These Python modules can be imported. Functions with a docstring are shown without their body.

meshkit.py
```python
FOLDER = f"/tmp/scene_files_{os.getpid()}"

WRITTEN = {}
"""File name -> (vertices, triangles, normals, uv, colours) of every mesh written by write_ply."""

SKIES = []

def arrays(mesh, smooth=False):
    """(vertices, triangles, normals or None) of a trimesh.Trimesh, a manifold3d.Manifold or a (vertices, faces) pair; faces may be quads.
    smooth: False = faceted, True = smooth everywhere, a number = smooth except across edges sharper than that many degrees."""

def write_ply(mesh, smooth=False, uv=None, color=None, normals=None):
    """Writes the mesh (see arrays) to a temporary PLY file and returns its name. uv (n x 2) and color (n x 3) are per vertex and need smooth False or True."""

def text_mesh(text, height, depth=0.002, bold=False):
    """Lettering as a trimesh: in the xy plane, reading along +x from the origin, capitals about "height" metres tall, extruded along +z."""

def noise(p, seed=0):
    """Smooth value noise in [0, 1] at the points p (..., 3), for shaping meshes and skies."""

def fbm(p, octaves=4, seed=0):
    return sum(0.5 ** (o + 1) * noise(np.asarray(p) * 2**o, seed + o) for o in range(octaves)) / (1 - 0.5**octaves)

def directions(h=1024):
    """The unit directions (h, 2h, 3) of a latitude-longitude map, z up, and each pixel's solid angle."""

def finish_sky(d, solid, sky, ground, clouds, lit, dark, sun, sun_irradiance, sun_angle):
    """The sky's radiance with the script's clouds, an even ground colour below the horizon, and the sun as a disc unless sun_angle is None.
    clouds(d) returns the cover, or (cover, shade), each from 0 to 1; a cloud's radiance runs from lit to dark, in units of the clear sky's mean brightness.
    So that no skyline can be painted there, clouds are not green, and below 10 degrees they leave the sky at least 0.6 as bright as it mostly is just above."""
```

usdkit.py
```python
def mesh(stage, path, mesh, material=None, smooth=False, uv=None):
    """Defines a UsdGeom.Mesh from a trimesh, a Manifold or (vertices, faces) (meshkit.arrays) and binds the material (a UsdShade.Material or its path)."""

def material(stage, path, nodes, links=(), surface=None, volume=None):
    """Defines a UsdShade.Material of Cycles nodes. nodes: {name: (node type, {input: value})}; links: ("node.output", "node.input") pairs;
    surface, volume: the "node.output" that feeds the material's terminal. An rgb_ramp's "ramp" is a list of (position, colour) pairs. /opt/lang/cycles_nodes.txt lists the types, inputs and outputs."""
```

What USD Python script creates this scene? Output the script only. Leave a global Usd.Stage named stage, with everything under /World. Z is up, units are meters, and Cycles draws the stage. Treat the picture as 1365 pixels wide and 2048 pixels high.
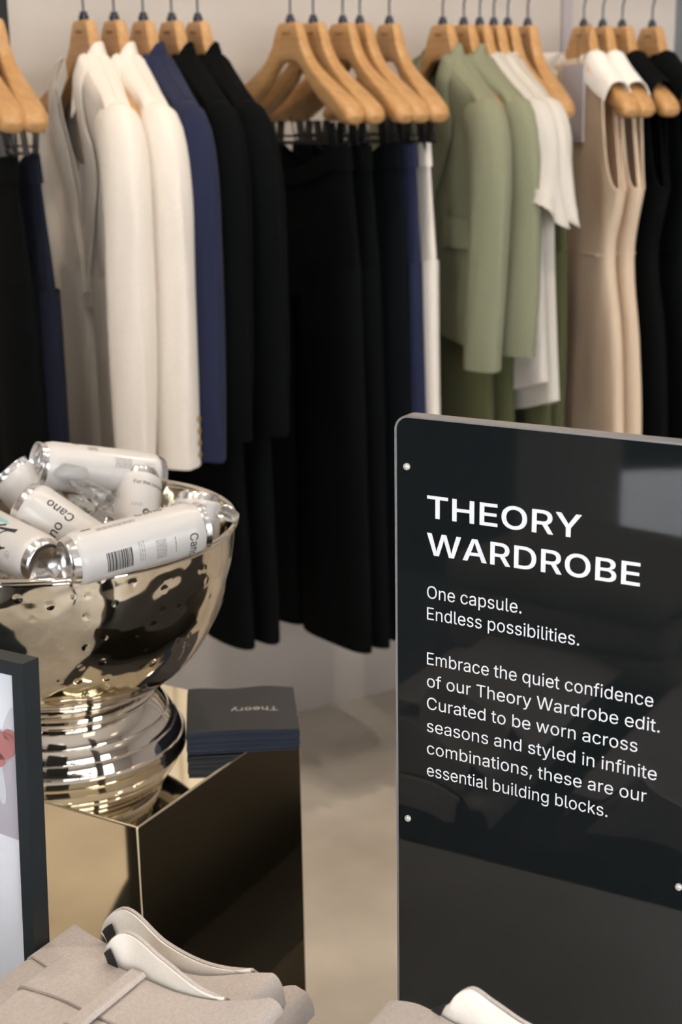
import math, random, glob
import numpy as np, trimesh, usdkit, meshkit
from scipy.interpolate import PchipInterpolator as Pchip
from pxr import Usd, UsdGeom, UsdLux, UsdShade, Gf, Sdf

stage = Usd.Stage.CreateInMemory()
UsdGeom.SetStageUpAxis(stage, 'Z'); UsdGeom.SetStageMetersPerUnit(stage, 1.0)
stage.DefinePrim('/World', 'Xform')
RNG = np.random.default_rng(7)

# ------------------------------------------------------------------ camera
W, H = 1365, 2048
F_PX = 2900.0
PITCH, ROLL, HEAD = math.radians(15.86), math.radians(-0.92), math.radians(61.0)
CAM = np.array([0.0, 0.0, 1.36])
EXPOSURE = 0.0
_f = np.array([math.cos(HEAD), math.sin(HEAD), 0]); _r = np.array([math.sin(HEAD), -math.cos(HEAD), 0]); _z = np.array([0, 0, 1.0])
FW = math.cos(PITCH) * _f - math.sin(PITCH) * _z
U0 = np.cross(_r, FW)
RT = math.cos(ROLL) * _r + math.sin(ROLL) * U0
UP = -math.sin(ROLL) * _r + math.cos(ROLL) * U0
cam = UsdGeom.Camera.Define(stage, '/World/camera')
cam.AddTransformOp().Set(Gf.Matrix4d(*RT, 0, *UP, 0, *(-FW), 0, *CAM, 1))
cam.CreateHorizontalApertureAttr(24.0); cam.CreateVerticalApertureAttr(24.0 * H / W)
cam.CreateFocalLengthAttr(24.0 * F_PX / W)
cam.CreateFStopAttr(9.0); cam.CreateFocusDistanceAttr(1.12)
cam.CreateClippingRangeAttr(Gf.Vec2f(0.01, 100))
cam.CreateExposureAttr(EXPOSURE)

# sky outside the shop window
sky = UsdLux.DomeLight.Define(stage, '/World/sky')
sky.CreateColorAttr(Gf.Vec3f(0.90, 0.93, 0.97)); sky.CreateIntensityAttr(2.5)
SPOT_POWER = 0.5          # ceiling spot lamps aimed at the clothes (their builder is below)
DOWN_POWER = 3.2          # recessed downlights over the floor
PANEL_POWER = 1.2         # ceiling light panels

# rays of the photograph's camera, used to work out where things stand
def ray(x, y): return FW + (x - W / 2) / F_PX * RT - (y - H / 2) / F_PX * UP
def at_z(x, y, z): d = ray(x, y); return CAM + d * (z - CAM[2]) / d[2]
def at_y(x, y, yy): d = ray(x, y); return CAM + d * (yy - CAM[1]) / d[1]
def d2(a): return np.array([math.cos(math.radians(a)), math.sin(math.radians(a)), 0.0])
SD, BD = d2(-58.65), d2(31.35)       # the display fixtures' common axes: along the sign, and away behind it

# ------------------------------------------------------------------ helpers
_names = {}
def numbered(parent, name):
    k = (parent, name); n = _names.get(k, 0); _names[k] = n + 1
    return name if n == 0 else f'{name}_{n:03d}'
def data(p, **kw):
    for k, v in kw.items():
        if v: p.SetCustomDataByKey(k, v)
def thing(name, label, cat, loc=(0, 0, 0), yaw=0.0, group=None, kind=None, mat4=None):
    x = UsdGeom.Xform.Define(stage, '/World/' + numbered('/World', name))
    if mat4 is not None: x.AddTransformOp().Set(Gf.Matrix4d(*np.asarray(mat4, float).T.ravel().tolist()))
    else:
        x.AddTranslateOp().Set(Gf.Vec3d(*map(float, loc)))
        if yaw: x.AddRotateZOp().Set(float(yaw))
    p = x.GetPrim(); data(p, label=label, category=cat, group=group, kind=kind); return p
def part(parent, name, mesh, mat, label=None, smooth=35, kind=None):
    path = str(parent.GetPath()) + '/' + numbered(str(parent.GetPath()), name)
    p = usdkit.mesh(stage, path, mesh, mat, smooth=smooth).GetPrim(); data(p, label=label, kind=kind); return p
def single(name, mesh, mat, label, cat, group=None, kind=None, smooth=35):
    p = usdkit.mesh(stage, '/World/' + numbered('/World', name), mesh, mat, smooth=smooth).GetPrim()
    data(p, label=label, category=cat, group=group, kind=kind); return p
def struct(name, mesh, mat, smooth=35):
    p = usdkit.mesh(stage, '/World/' + name, mesh, mat, smooth=smooth).GetPrim(); _names[('/World', name)] = 1
    data(p, kind='structure'); return p
def copy_of(src, label, loc, yaw=0.0, group=None):
    was = src.GetCustomData()
    t = thing(src.GetName().split('_0')[0], label, was['category'], loc, yaw, group or was.get('group'))
    t.GetReferences().AddInternalReference(src.GetPath()); t.SetInstanceable(True); return t
cat = trimesh.util.concatenate
def tm(v, f): return trimesh.Trimesh(np.asarray(v, float), np.asarray(f, int), process=False)
def box(x0, x1, y0, y1, z0, z1):
    b = trimesh.creation.box((x1 - x0, y1 - y0, z1 - z0)); b.apply_translation(((x0 + x1) / 2, (y0 + y1) / 2, (z0 + z1) / 2)); return b
def rbox(sx, sy, sz, r, centre=(0, 0, 0), n=3):
    import manifold3d as m3
    s = m3.Manifold.sphere(r, 4 * n)
    q = [s.translate((a * (sx / 2 - r), b * (sy / 2 - r), c * (sz / 2 - r))) for a in (-1, 1) for b in (-1, 1) for c in (-1, 1)]
    m = m3.Manifold.batch_hull(q).to_mesh(); t = tm(m.vert_properties[:, :3], m.tri_verts); t.apply_translation(centre); return t
def cyl(p, q, r, n=20):
    return trimesh.creation.cylinder(radius=r, segment=np.array([p, q], float), sections=n)
def grid(P, wrap=False, wrap0=False):
    P = np.asarray(P, float); m, n = P.shape[:2]; f = []
    I = np.arange(m * n).reshape(m, n)
    a, b = I[:-1, :], I[1:, :]
    if wrap: A, B, C, D = a, b, np.roll(b, -1, 1), np.roll(a, -1, 1)
    else: A, B, C, D = a[:, :-1], b[:, :-1], b[:, 1:], a[:, 1:]
    if wrap0:
        I2 = np.vstack([I, I[:1]]); a, b = I2[:-1], I2[1:]
        A, B, C, D = (a, b, np.roll(b, -1, 1), np.roll(a, -1, 1)) if wrap else (a[:, :-1], b[:, :-1], b[:, 1:], a[:, 1:])
    f = np.vstack([np.stack([A, B, C], -1).reshape(-1, 3), np.stack([A, C, D], -1).reshape(-1, 3)])
    return tm(P.reshape(-1, 3), f)
def sheet(P, t, wrap=False):
    """a grid of points as cloth of thickness t: two faces and the edges between them"""
    P = np.asarray(P, float); m, n = P.shape[:2]
    g = grid(P, wrap); nv = np.zeros_like(g.vertices)
    fn = np.cross(g.vertices[g.faces[:, 1]] - g.vertices[g.faces[:, 0]], g.vertices[g.faces[:, 2]] - g.vertices[g.faces[:, 0]])
    for k in range(3): np.add.at(nv, g.faces[:, k], fn)
    nv /= np.maximum(np.linalg.norm(nv, axis=1, keepdims=True), 1e-12)
    Q = P + (nv.reshape(P.shape)) * t
    rows = [P, Q]
    V = np.vstack([P.reshape(-1, 3), Q.reshape(-1, 3)]); N = m * n; I = np.arange(N).reshape(m, n)
    f = [g.faces[:, ::-1], g.faces + N]
    def edge(e):
        e = np.asarray(e); a, b = e[:-1], e[1:]
        f.append(np.stack([a, b, b + N], -1)); f.append(np.stack([a, b + N, a + N], -1))
    def loop(x): return np.append(x, x[0])
    if wrap: edge(loop(I[0])); edge(loop(I[-1])[::-1])
    else: edge(I[0]); edge(I[-1][::-1]); edge(I[:, 0][::-1]); edge(I[:, -1])
    out = tm(V, np.vstack(f))
    return out
def tube(path, r, n=10, caps=True):
    path = np.asarray(path, float); m = len(path); r = np.broadcast_to(r, m)
    t = np.gradient(path, axis=0); t /= np.linalg.norm(t, axis=1, keepdims=True)
    ref = np.array([0.31, 0.2, 0.93]) if abs(t[0] @ np.array([0.31, 0.2, 0.93])) < .9 else np.array([1., 0, 0])
    P = []
    a = np.cross(t[0], ref); a /= np.linalg.norm(a)
    for i in range(m):
        a = a - (a @ t[i]) * t[i]; a /= np.linalg.norm(a); b = np.cross(t[i], a)
        th = np.linspace(0, 2 * np.pi, n, endpoint=False)
        P.append(path[i] + r[i] * (np.cos(th)[:, None] * a + np.sin(th)[:, None] * b))
    g = grid(np.array(P), wrap=True)
    if caps:
        v = np.vstack([g.vertices, path[0], path[-1]]); k = len(g.vertices); j = np.arange(n)
        f = np.vstack([g.faces, np.stack([np.full(n, k), j, (j + 1) % n], -1), np.stack([np.full(n, k + 1), (m - 1) * n + (j + 1) % n, (m - 1) * n + j], -1)])
        g = tm(v, f)
    return g
def lathe(prof, n=96):
    prof = np.asarray(prof, float); th = np.linspace(0, 2 * np.pi, n, endpoint=False)
    P = np.stack([prof[:, :1] * np.cos(th), prof[:, :1] * np.sin(th), np.repeat(prof[:, 1:], n, 1)], -1)
    return grid(P, wrap=True)
def noise1(x, y, seed): return meshkit.fbm(np.stack(np.broadcast_arrays(x, y, np.full_like(np.asarray(x, float), .37 + seed)), -1), 3, seed) - .5
def frame(origin, xa, ya, za):
    M = np.eye(4); M[:3, 0] = xa; M[:3, 1] = ya; M[:3, 2] = za; M[:3, 3] = origin; return M

# flat lettering
_fonts = {}
def glyphs(text, height, weight=400, bold=False):
    from PIL import Image, ImageDraw, ImageFont
    from shapely import affinity, box as sbox, union_all
    size = 150
    if weight not in _fonts:
        f = ImageFont.truetype(glob.glob('/opt/blender-*/*/datafiles/fonts/Inter.woff2')[0], size)
        f.set_variation_by_axes([14, weight]); _fonts[weight] = f
    font = _fonts[weight]
    x0, y0, x1, y1 = font.getbbox(text, anchor='ls')
    im = Image.new('L', (x1 - x0 + 8, y1 - y0 + 8))
    ImageDraw.Draw(im).text((4 - x0, 4 - y0), text, 255, font, anchor='ls')
    on = np.pad(np.asarray(im) > 127, ((0, 0), (1, 1))).astype(np.int8)
    rows, st = np.nonzero(np.diff(on, axis=1) == 1); en = np.nonzero(np.diff(on, axis=1) == -1)[1]
    shape = union_all(sbox(st, -rows - 1, en, -rows)).buffer(0.6).buffer(-0.6).simplify(0.6)
    s = height / (size * .727)
    return affinity.affine_transform(shape, [s, 0, 0, s, -4 * s, (4 - y0) * s])
def polys(g): return [p for p in getattr(g, 'geoms', [g]) if p.geom_type == 'Polygon' and p.area > 0]
def flat(g, depth=0.0003):
    return cat([trimesh.creation.extrude_polygon(p, depth, engine='earcut') for p in polys(g)])
def stretched(g, width=None, x0=0.0, y0=0.0):
    from shapely import affinity
    a, b, c, d = g.bounds; k = 1 if width is None else width / (c - a)
    return affinity.affine_transform(g, [k, 0, 0, 1, x0 - a * k, y0])
def around(g, R, rot=False, edge=.0035):
    """wraps flat shapes (s along the can, t round it) on a cylinder of radius R about z"""
    out = []
    for p in polys(g):
        v, f = trimesh.creation.triangulate_polygon(p, engine='earcut')
        v, f = trimesh.remesh.subdivide_to_size(np.c_[v, np.zeros(len(v))], f, edge)
        out.append(tm(v, f))
    m = cat(out); s, t = m.vertices[:, 0], m.vertices[:, 1]
    th = -t / R
    return tm(np.stack([R * np.cos(th), R * np.sin(th), s], -1), m.faces)

# ------------------------------------------------------------------ materials
LOOKS = '/World/Looks'
def mat(name, nodes, links=(), surface='p.BSDF', **k): return usdkit.material(stage, f'{LOOKS}/{name}', nodes, links, surface, **k)
def plain(name, col, rough=.6, metal=0., spec=.5, **kw):
    return mat(name, {'p': ('principled_bsdf', dict(base_color=col, roughness=rough, metallic=metal, specular_ior_level=spec, **kw))})
def fabric(name, col, var=.06, scale=900., rough=.92, sheen=.0, bump=.25, spec=.18):
    c = np.array(col)
    return mat(name, {
        'tc': ('texture_coordinate', {}),
        'm1': ('mapping', {'scale': (scale, scale, scale * .25)}), 'm2': ('mapping', {'scale': (scale * .3, scale * .3, scale)}),
        'n1': ('noise_texture', {'scale': 1., 'detail': 2.}), 'n2': ('noise_texture', {'scale': 1., 'detail': 2.}),
        'ad': ('math', {'math_type': 'add'}), 'hf': ('math', {'math_type': 'multiply', 'value2': .5}),
        'r': ('rgb_ramp', {'ramp': [(.3, tuple(c * (1 - 2 * var))), (.7, tuple(np.minimum(c * (1 + 2 * var), .97)))]}),
        'b': ('bump', {'strength': bump, 'distance': .0006}),
        'p': ('principled_bsdf', {'roughness': rough, 'sheen_weight': sheen, 'sheen_roughness': .5, 'specular_ior_level': spec})},
        [('tc.object', 'm1.vector'), ('tc.object', 'm2.vector'), ('m1.vector', 'n1.vector'), ('m2.vector', 'n2.vector'), ('n1.fac', 'ad.value1'), ('n2.fac', 'ad.value2'),
         ('ad.value', 'hf.value1'), ('hf.value', 'r.fac'), ('r.color', 'p.base_color'), ('hf.value', 'b.height'), ('b.normal', 'p.normal')])
def thin_cloth(name, col, fac=.35):
    return mat(name, {'d': ('diffuse_bsdf', {'color': col}), 't': ('translucent_bsdf', {'color': col}), 'm': ('mix_closure', {'fac': fac})}, [('d.BSDF', 'm.closure1'), ('t.BSDF', 'm.closure2')], 'm.closure')
def mottled(name, c0, c1, scale, rough=.7, bump=.05, dist=.002, spec=.4, detail=5.):
    return mat(name, {'g': ('geometry', {}), 'n': ('noise_texture', {'scale': scale, 'detail': detail, 'roughness': .55}), 'n2': ('noise_texture', {'scale': scale * 40, 'detail': 3.}),
        'r': ('rgb_ramp', {'ramp': [(.32, c0), (.68, c1)]}), 'b': ('bump', {'strength': bump, 'distance': dist}),
        'p': ('principled_bsdf', {'roughness': rough, 'specular_ior_level': spec})},
        [('g.position', 'n.vector'), ('g.position', 'n2.vector'), ('n.fac', 'r.fac'), ('r.color', 'p.base_color'), ('n2.fac', 'b.height'), ('b.normal', 'p.normal')])
M = {}
M['wall'] = mottled('wall_paint', (.58, .525, .475), (.61, .555, .505), 1.2, .85, .04)
M['wall_dim'] = mottled('wall_paint_room', (.50, .47, .46), (.54, .51, .50), 1.2, .85, .04)
M['ceiling'] = mottled('ceiling_paint', (.72, .70, .67), (.76, .74, .71), 1.0, .9, .03)
M['floor'] = mottled('polished_concrete', (.57, .50, .415), (.80, .72, .62), 2.6, .42, .03, .001)
M['trim'] = plain('trim_paint', (.47, .42, .44), .6)
M['slate'] = plain('slate_panel', (.22, .24, .27), .55)
M['black_metal'] = plain('black_metal', (.005, .0055, .006), .5, 0., .3)
M['black_plastic'] = plain('black_plastic', (.010, .011, .012), .32)
M['steel_dark'] = plain('dark_steel', (.035, .04, .05), .3, .7)
M['wood'] = mat('maple_wood', {'tc': ('texture_coordinate', {}), 'm': ('mapping', {'scale': (60., 6., 60.)}), 'n': ('noise_texture', {'scale': 1., 'detail': 4., 'distortion': 1.2}),
    'oi': ('object_info', {}), 'r': ('rgb_ramp', {'ramp': [(.25, (.42, .215, .078)), (.55, (.52, .285, .112)), (.8, (.60, .345, .145))]}),
    'p': ('principled_bsdf', {'roughness': .38, 'specular_ior_level': .45})},
    [('tc.object', 'm.vector'), ('m.vector', 'n.vector'), ('n.fac', 'r.fac'), ('r.color', 'p.base_color')])
M['imprint'] = plain('hanger_imprint', (.20, .10, .04), .6)
M['ivory'] = fabric('ivory_wool', (.80, .73, .645), .03, 700, sheen=.08)
M['greige'] = fabric('greige_wool', (.52, .47, .41), .04, 700, sheen=.05)
M['ivory_silk'] = thin_cloth('ivory_silk', (.82, .77, .70))
M['navy'] = fabric('navy_wool', (.019, .023, .055), .08, 700, sheen=.04)
M['navy_dark'] = fabric('midnight_wool', (.007, .009, .019), .08, 700, sheen=.02)
M['black'] = fabric('black_wool', (.0028, .0034, .0036), .1, 700, spec=.08)
M['ink'] = fabric('ink_wool', (.0032, .0044, .0056), .1, 700, spec=.08)
M['sage'] = fabric('sage_wool', (.235, .24, .155), .05, 700, sheen=.05)
M['olive'] = fabric('olive_wool', (.075, .078, .034), .06, 700, sheen=.04)
M['cream'] = thin_cloth('cream_crepe', (.90, .76, .60), .45)
M['white_yoke'] = fabric('white_crepe', (.86, .82, .76), .02, 800, rough=.85)
M['lining_dark'] = plain('dark_lining', (.02, .02, .018), .5)
M['lining_pale'] = fabric('pale_lining', (.50, .43, .41), .03, 800, rough=.6)
M['label_black'] = plain('black_label', (.01, .012, .014), .6)
M['paper'] = plain('card_paper', (.62, .57, .60), .8)
M['print_dark'] = plain('dark_print', (.015, .015, .018), .6)
M['print_grey'] = plain('grey_print', (.22, .22, .23), .6)
M['print_teal'] = plain('teal_print', (.25, .56, .54), .5)
M['print_pink'] = plain('pink_print', (.80, .38, .40), .5)
M['print_yellow'] = plain('yellow_print', (.72, .66, .22), .5)
M['button'] = plain('horn_button', (.40, .27, .10), .3)
M['string'] = plain('string', (.16, .10, .05), .8)
M['brass'] = mat('mirror_brass', {'g': ('geometry', {}), 'n': ('noise_texture', {'scale': 7., 'detail': 2.}), 'b': ('bump', {'strength': .03, 'distance': .002}),
    'p': ('principled_bsdf', {'base_color': (.95, .85, .64), 'metallic': 1., 'roughness': .04})}, [('g.position', 'n.vector'), ('n.fac', 'b.height'), ('b.normal', 'p.normal')])
M['hammered'] = mat('hammered_nickel', {'tc': ('texture_coordinate', {}), 'v': ('voronoi_texture', {'feature': 'smooth_f1', 'scale': 52., 'smoothness': .25, 'randomness': .95}),
    'mr': ('map_range', {'range_type': 'smoothstep', 'from_min': .04, 'from_max': .30, 'to_min': 0., 'to_max': 1.}),
    'b': ('bump', {'strength': .5, 'distance': .0009}), 'p': ('principled_bsdf', {'base_color': (.66, .60, .50), 'metallic': 1., 'roughness': .05})},
    [('tc.object', 'v.vector'), ('v.distance', 'mr.value'), ('mr.result', 'b.height'), ('b.normal', 'p.normal')])
M['nickel'] = plain('polished_nickel', (.80, .74, .66), .05, 1.)
M['can_paint'] = plain('can_enamel', (.66, .635, .61), .33, 0., .5, coat_weight=.25, coat_roughness=.12)
M['aluminium'] = plain('aluminium', (.82, .82, .83), .2, 1.)
M['ice'] = mat('ice', {'g': ('geometry', {}), 'n': ('noise_texture', {'scale': 130., 'detail': 3.}), 'b': ('bump', {'strength': .35, 'distance': .002}),
    'p': ('principled_bsdf', {'base_color': (.97, .98, .985), 'roughness': .03, 'transmission_weight': .93, 'ior': 1.31})},
    [('g.position', 'n.vector'), ('n.fac', 'b.height'), ('b.normal', 'p.normal')])
M['card_cover'] = plain('charcoal_card', (.048, .047, .050), .55)
M['card_edge'] = plain('navy_card', (.016, .024, .046), .7)
M['foil'] = plain('pale_foil', (.55, .50, .45), .4)
M['sign_black'] = plain('sign_black', (.009, .011, .012), .035, 0., .5)
M['acrylic_edge'] = plain('acrylic_edge', (.22, .215, .21), .25)
M['acrylic_top'] = plain('acrylic_top', (.46, .41, .34), .35)
M['white_ink'] = plain('white_ink', (.82, .83, .86), .5)
M['magnet'] = plain('nickel_stud', (.62, .61, .58), .35, .3)
M['frame_black'] = plain('frame_black', (.014, .019, .022), .5)
M['poster'] = plain('poster_paper', (.80, .82, .88), .6)
M['poster_lilac'] = plain('poster_lilac', (.47, .44, .50), .6)
M['poster_pale'] = plain('poster_pale', (.62, .63, .69), .6)
M['poster_red'] = plain('poster_red', (.46, .19, .18), .6)
M['heather'] = fabric('heather_wool', (.58, .515, .475), .08, 1500, sheen=.08, bump=.4)
M['lining_white'] = fabric('white_waistband', (.93, .875, .785), .02, 900, rough=.8)
M['table'] = plain('dark_table', (.055, .06, .062), .3)
M['plinth'] = plain('black_laminate', (.008, .0075, .006), .45)
M['knit'] = fabric('brown_knit', (.27, .22, .165), .15, 400, sheen=.1)
M['velvet'] = fabric('dark_velvet', (.012, .018, .02), .1, 500, sheen=.05)
M['lamp_body'] = plain('lamp_white', (.7, .68, .65), .5)
M['glass'] = mat('window_glass', {'f': ('fresnel', {'IOR': 1.5}), 't': ('transparent_bsdf', {}), 'g': ('glossy_bsdf', {'roughness': 0., 'color': (1, 1, 1)}), 'm': ('mix_closure', {})},
    [('f.fac', 'm.fac'), ('t.BSDF', 'm.closure1'), ('g.BSDF', 'm.closure2')], 'm.closure')
M['pavement'] = plain('pavement', (.62, .62, .62), .9)

# ------------------------------------------------------------------ the room
X0, X1, Y0, Y1, ZC = -2.6, 5.2, -3.6, 2.76, 3.0
struct('floor', box(X0 - .1, X1 + .1, Y0 - .1, Y1 + .1, -.1, 0), M['floor'])
struct('ceiling', box(X0 - .1, X1 + .1, Y0 - .1, Y1 + .1, ZC, ZC + .1), M['ceiling'])
struct('wall_back', box(X0 - .1, X1 + .1, Y1, Y1 + .1, 0, ZC), M['wall'])
struct('wall_right', box(X1, X1 + .1, Y0, Y1, 0, ZC), M['wall_dim'])
FX0, FX1 = -1.8, 2.8                                 # the glass shop front in the wall behind the camera
struct('wall_front', cat([box(X0, FX0, Y0 - .1, Y0, 0, ZC), box(FX1, X1, Y0 - .1, Y0, 0, ZC), box(FX0, FX1, Y0 - .1, Y0, 0, .04), box(FX0, FX1, Y0 - .1, Y0, 2.4, ZC)]), M['wall_dim'])
w = thing('window_2', 'glass shop front behind the viewer with dark bars', 'window', kind='structure')
part(w, 'frame', cat([box(x - .04, x + .04, Y0 - .08, Y0 - .02, .04, 2.4) for x in (FX0 + .04, -.6, .6, 1.7, FX1 - .04)] + [box(FX0, FX1, Y0 - .08, Y0 - .02, 2.05, 2.15)]), M['black_metal'])
part(w, 'pane', box(FX0, FX1, Y0 - .06, Y0 - .052, .04, 2.4), M['glass'])
WY0, WY1, WZ0, WZ1 = -3.2, -.03, .05, 2.55      # the shop window in the left wall
struct('wall_left', cat([box(X0 - .1, X0, Y0, WY0, 0, ZC), box(X0 - .1, X0, WY1, Y1, 0, ZC), box(X0 - .1, X0, WY0, WY1, 0, WZ0), box(X0 - .1, X0, WY0, WY1, WZ1, ZC)]), M['wall'])
w = thing('window_1', 'tall shop window with dark metal bars in the left wall', 'window', kind='structure')
part(w, 'frame', cat([box(X0 - .08, X0 - .02, WY0, WY1, .29, .46), box(X0 - .08, X0 - .02, -1.15, -1.05, WZ0, WZ1), box(X0 - .08, X0 - .02, -2.2, -2.1, WZ0, WZ1)]), M['black_metal'])
part(w, 'pane', box(X0 - .06, X0 - .052, WY0, WY1, WZ0, WZ1), M['glass'])
single('street_pavement', cat([box(X0 - 8, X0 - .1, Y0 - 8, Y1 + 2, -.12, -.02), box(X0 - .1, X1 + 4, Y0 - 8, Y0 - .1, -.12, -.02)]), M['pavement'], 'grey pavement outside the shop windows', 'pavement', kind='structure')
a, b = at_y(1121, 40, Y1)[0], at_y(1139, 40, Y1)[0]
struct('trim_1', box(a, b, Y1 - .012, Y1, 0, ZC), M['trim'])
a = at_y(1352, 30, Y1)[0]
struct('trim_2', box(a, a + .4, Y1 - .05, Y1, 0, ZC), M['slate'])

c = thing('storage_cabinet', 'dark storage cabinet against the left wall beyond the window', 'cabinet', (X0 + .22, .97, 0))
part(c, 'body', box(-.22, .2, -.62, .62, .05, 1.5), M['black_metal'], smooth=False)
for k in (-1, 1):
    d_ = part(c, 'door', box(.2, .218, -.61 if k < 0 else .005, -.005 if k < 0 else .61, .06, 1.49), M['black_metal'], smooth=False)
    part(d_, 'handle', box(.218, .235, k * .04 - .006, k * .04 + .006, .7, .9), M['steel_dark'], smooth=False)
part(c, 'base', box(-.2, .17, -.6, .6, 0, .05), M['black_metal'], smooth=False)

# ceiling lights
def aim(origin, target):
    d = np.asarray(target, float) - origin; d /= np.linalg.norm(d); x = np.cross([0, 1, 0.01], d); x /= np.linalg.norm(x); return frame(origin, x, np.cross(d, x), d)
def spotlight(p, target, power, col=(1.0, .83, .64), label='', cone=38., soft=.6):
    m4 = aim(np.array(p, float), target)
    t = thing('ceiling_spotlight', label, 'spotlight', mat4=m4, group='ceiling spotlights aimed at the clothes')
    part(t, 'housing', lathe([(.0, -.1), (.035, -.1), (.045, -.09), (.045, .03), (.042, .03), (.042, .0), (.0, .0)], 24), M['lamp_body'])
    part(t, 'bracket', tube([(0, 0, -.05)] + [tuple(np.linalg.inv(m4)[:3, :3] @ (np.array([p[0], p[1], ZC]) - p))], .008), M['lamp_body'])
    l = UsdLux.DiskLight.Define(stage, str(t.GetPath()) + '/lamp'); l.CreateRadiusAttr(.04)
    l.AddTransformOp().Set(Gf.Matrix4d(1, 0, 0, 0, 0, -1, 0, 0, 0, 0, -1, 0, 0, 0, .012, 1))
    l.CreateIntensityAttr(power * 100); l.CreateColorAttr(Gf.Vec3f(*col))
    sh = UsdLux.ShapingAPI.Apply(l.GetPrim()); sh.CreateShapingConeAngleAttr(cone); sh.CreateShapingConeSoftnessAttr(soft)
for i, (px, tx) in enumerate([(-.1, .7), (.6, 1.2), (1.3, 1.7), (2.0, 2.2)]):
    spotlight((px, .75, 2.75), (tx, 2.4, 1.05), SPOT_POWER, label='white ceiling spotlight aimed at the ' + ('leftmost blazers', 'bare hangers', 'green blazers', 'dresses')[i])
spotlight((1.5, .55, 2.75), (1.95, 2.28, .60), 6.0, (1.0, .93, .84), 'white ceiling spotlight with a narrow beam on the skirts of the cream dresses', 6., .35)
def downlight(x, y, power, label, col=(1.0, .86, .70)):
    t = thing('ceiling_downlight', label, 'downlight', (x, y, ZC - .012), group='recessed downlights over the shop floor')
    part(t, 'trim_ring', lathe([(.05, .011), (.05, .002), (.062, .0), (.075, .004), (.075, .0115)], 28), M['lamp_body'])
    part(t, 'reflector', lathe([(0, .0115), (.05, .0115)], 28), M['nickel'])
    l = UsdLux.DiskLight.Define(stage, str(t.GetPath()) + '/lamp'); l.CreateRadiusAttr(.045)
    l.AddTranslateOp().Set(Gf.Vec3d(0, 0, .008)); l.CreateIntensityAttr(power * 100); l.CreateColorAttr(Gf.Vec3f(*col))
    sh = UsdLux.ShapingAPI.Apply(l.GetPrim()); sh.CreateShapingConeAngleAttr(30.); sh.CreateShapingConeSoftnessAttr(.4)
for x, y, lb_ in ((.45, 1.75, 'left blazers'), (1.25, 1.75, 'bare hangers'), (2.05, 1.75, 'dresses'), (-.7, 1.5, 'floor left of the brass pedestal'), (.1, .55, 'display table')):
    downlight(x, y, DOWN_POWER * (.45 if lb_ == 'display table' else 1.7 if 'floor' in lb_ else 1), 'small recessed ceiling downlight in front of the ' + lb_ if x > .3 else 'small recessed ceiling downlight over the ' + lb_)
def panel(x, y, sx, sy, power, col=(1.0, .90, .78)):
    t = thing('ceiling_panel', 'square light panel set into the ceiling', 'ceiling light', (x, y, ZC - .03), group='ceiling light panels')
    part(t, 'casing', cat([box(-sx / 2 - .03, sx / 2 + .03, -sy / 2 - .03, sy / 2 + .03, .005, .03)]), M['lamp_body'])
    l = UsdLux.RectLight.Define(stage, str(t.GetPath()) + '/lamp'); l.CreateWidthAttr(sx); l.CreateHeightAttr(sy); l.CreateIntensityAttr(power); l.CreateColorAttr(Gf.Vec3f(*col))
for x, y in ((-1.2, .9), (.9, -.6), (2.6, .6), (-1.2, -1.8), (3.0, -1.8)):
    panel(x, y, .6, .6, PANEL_POWER)

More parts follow.
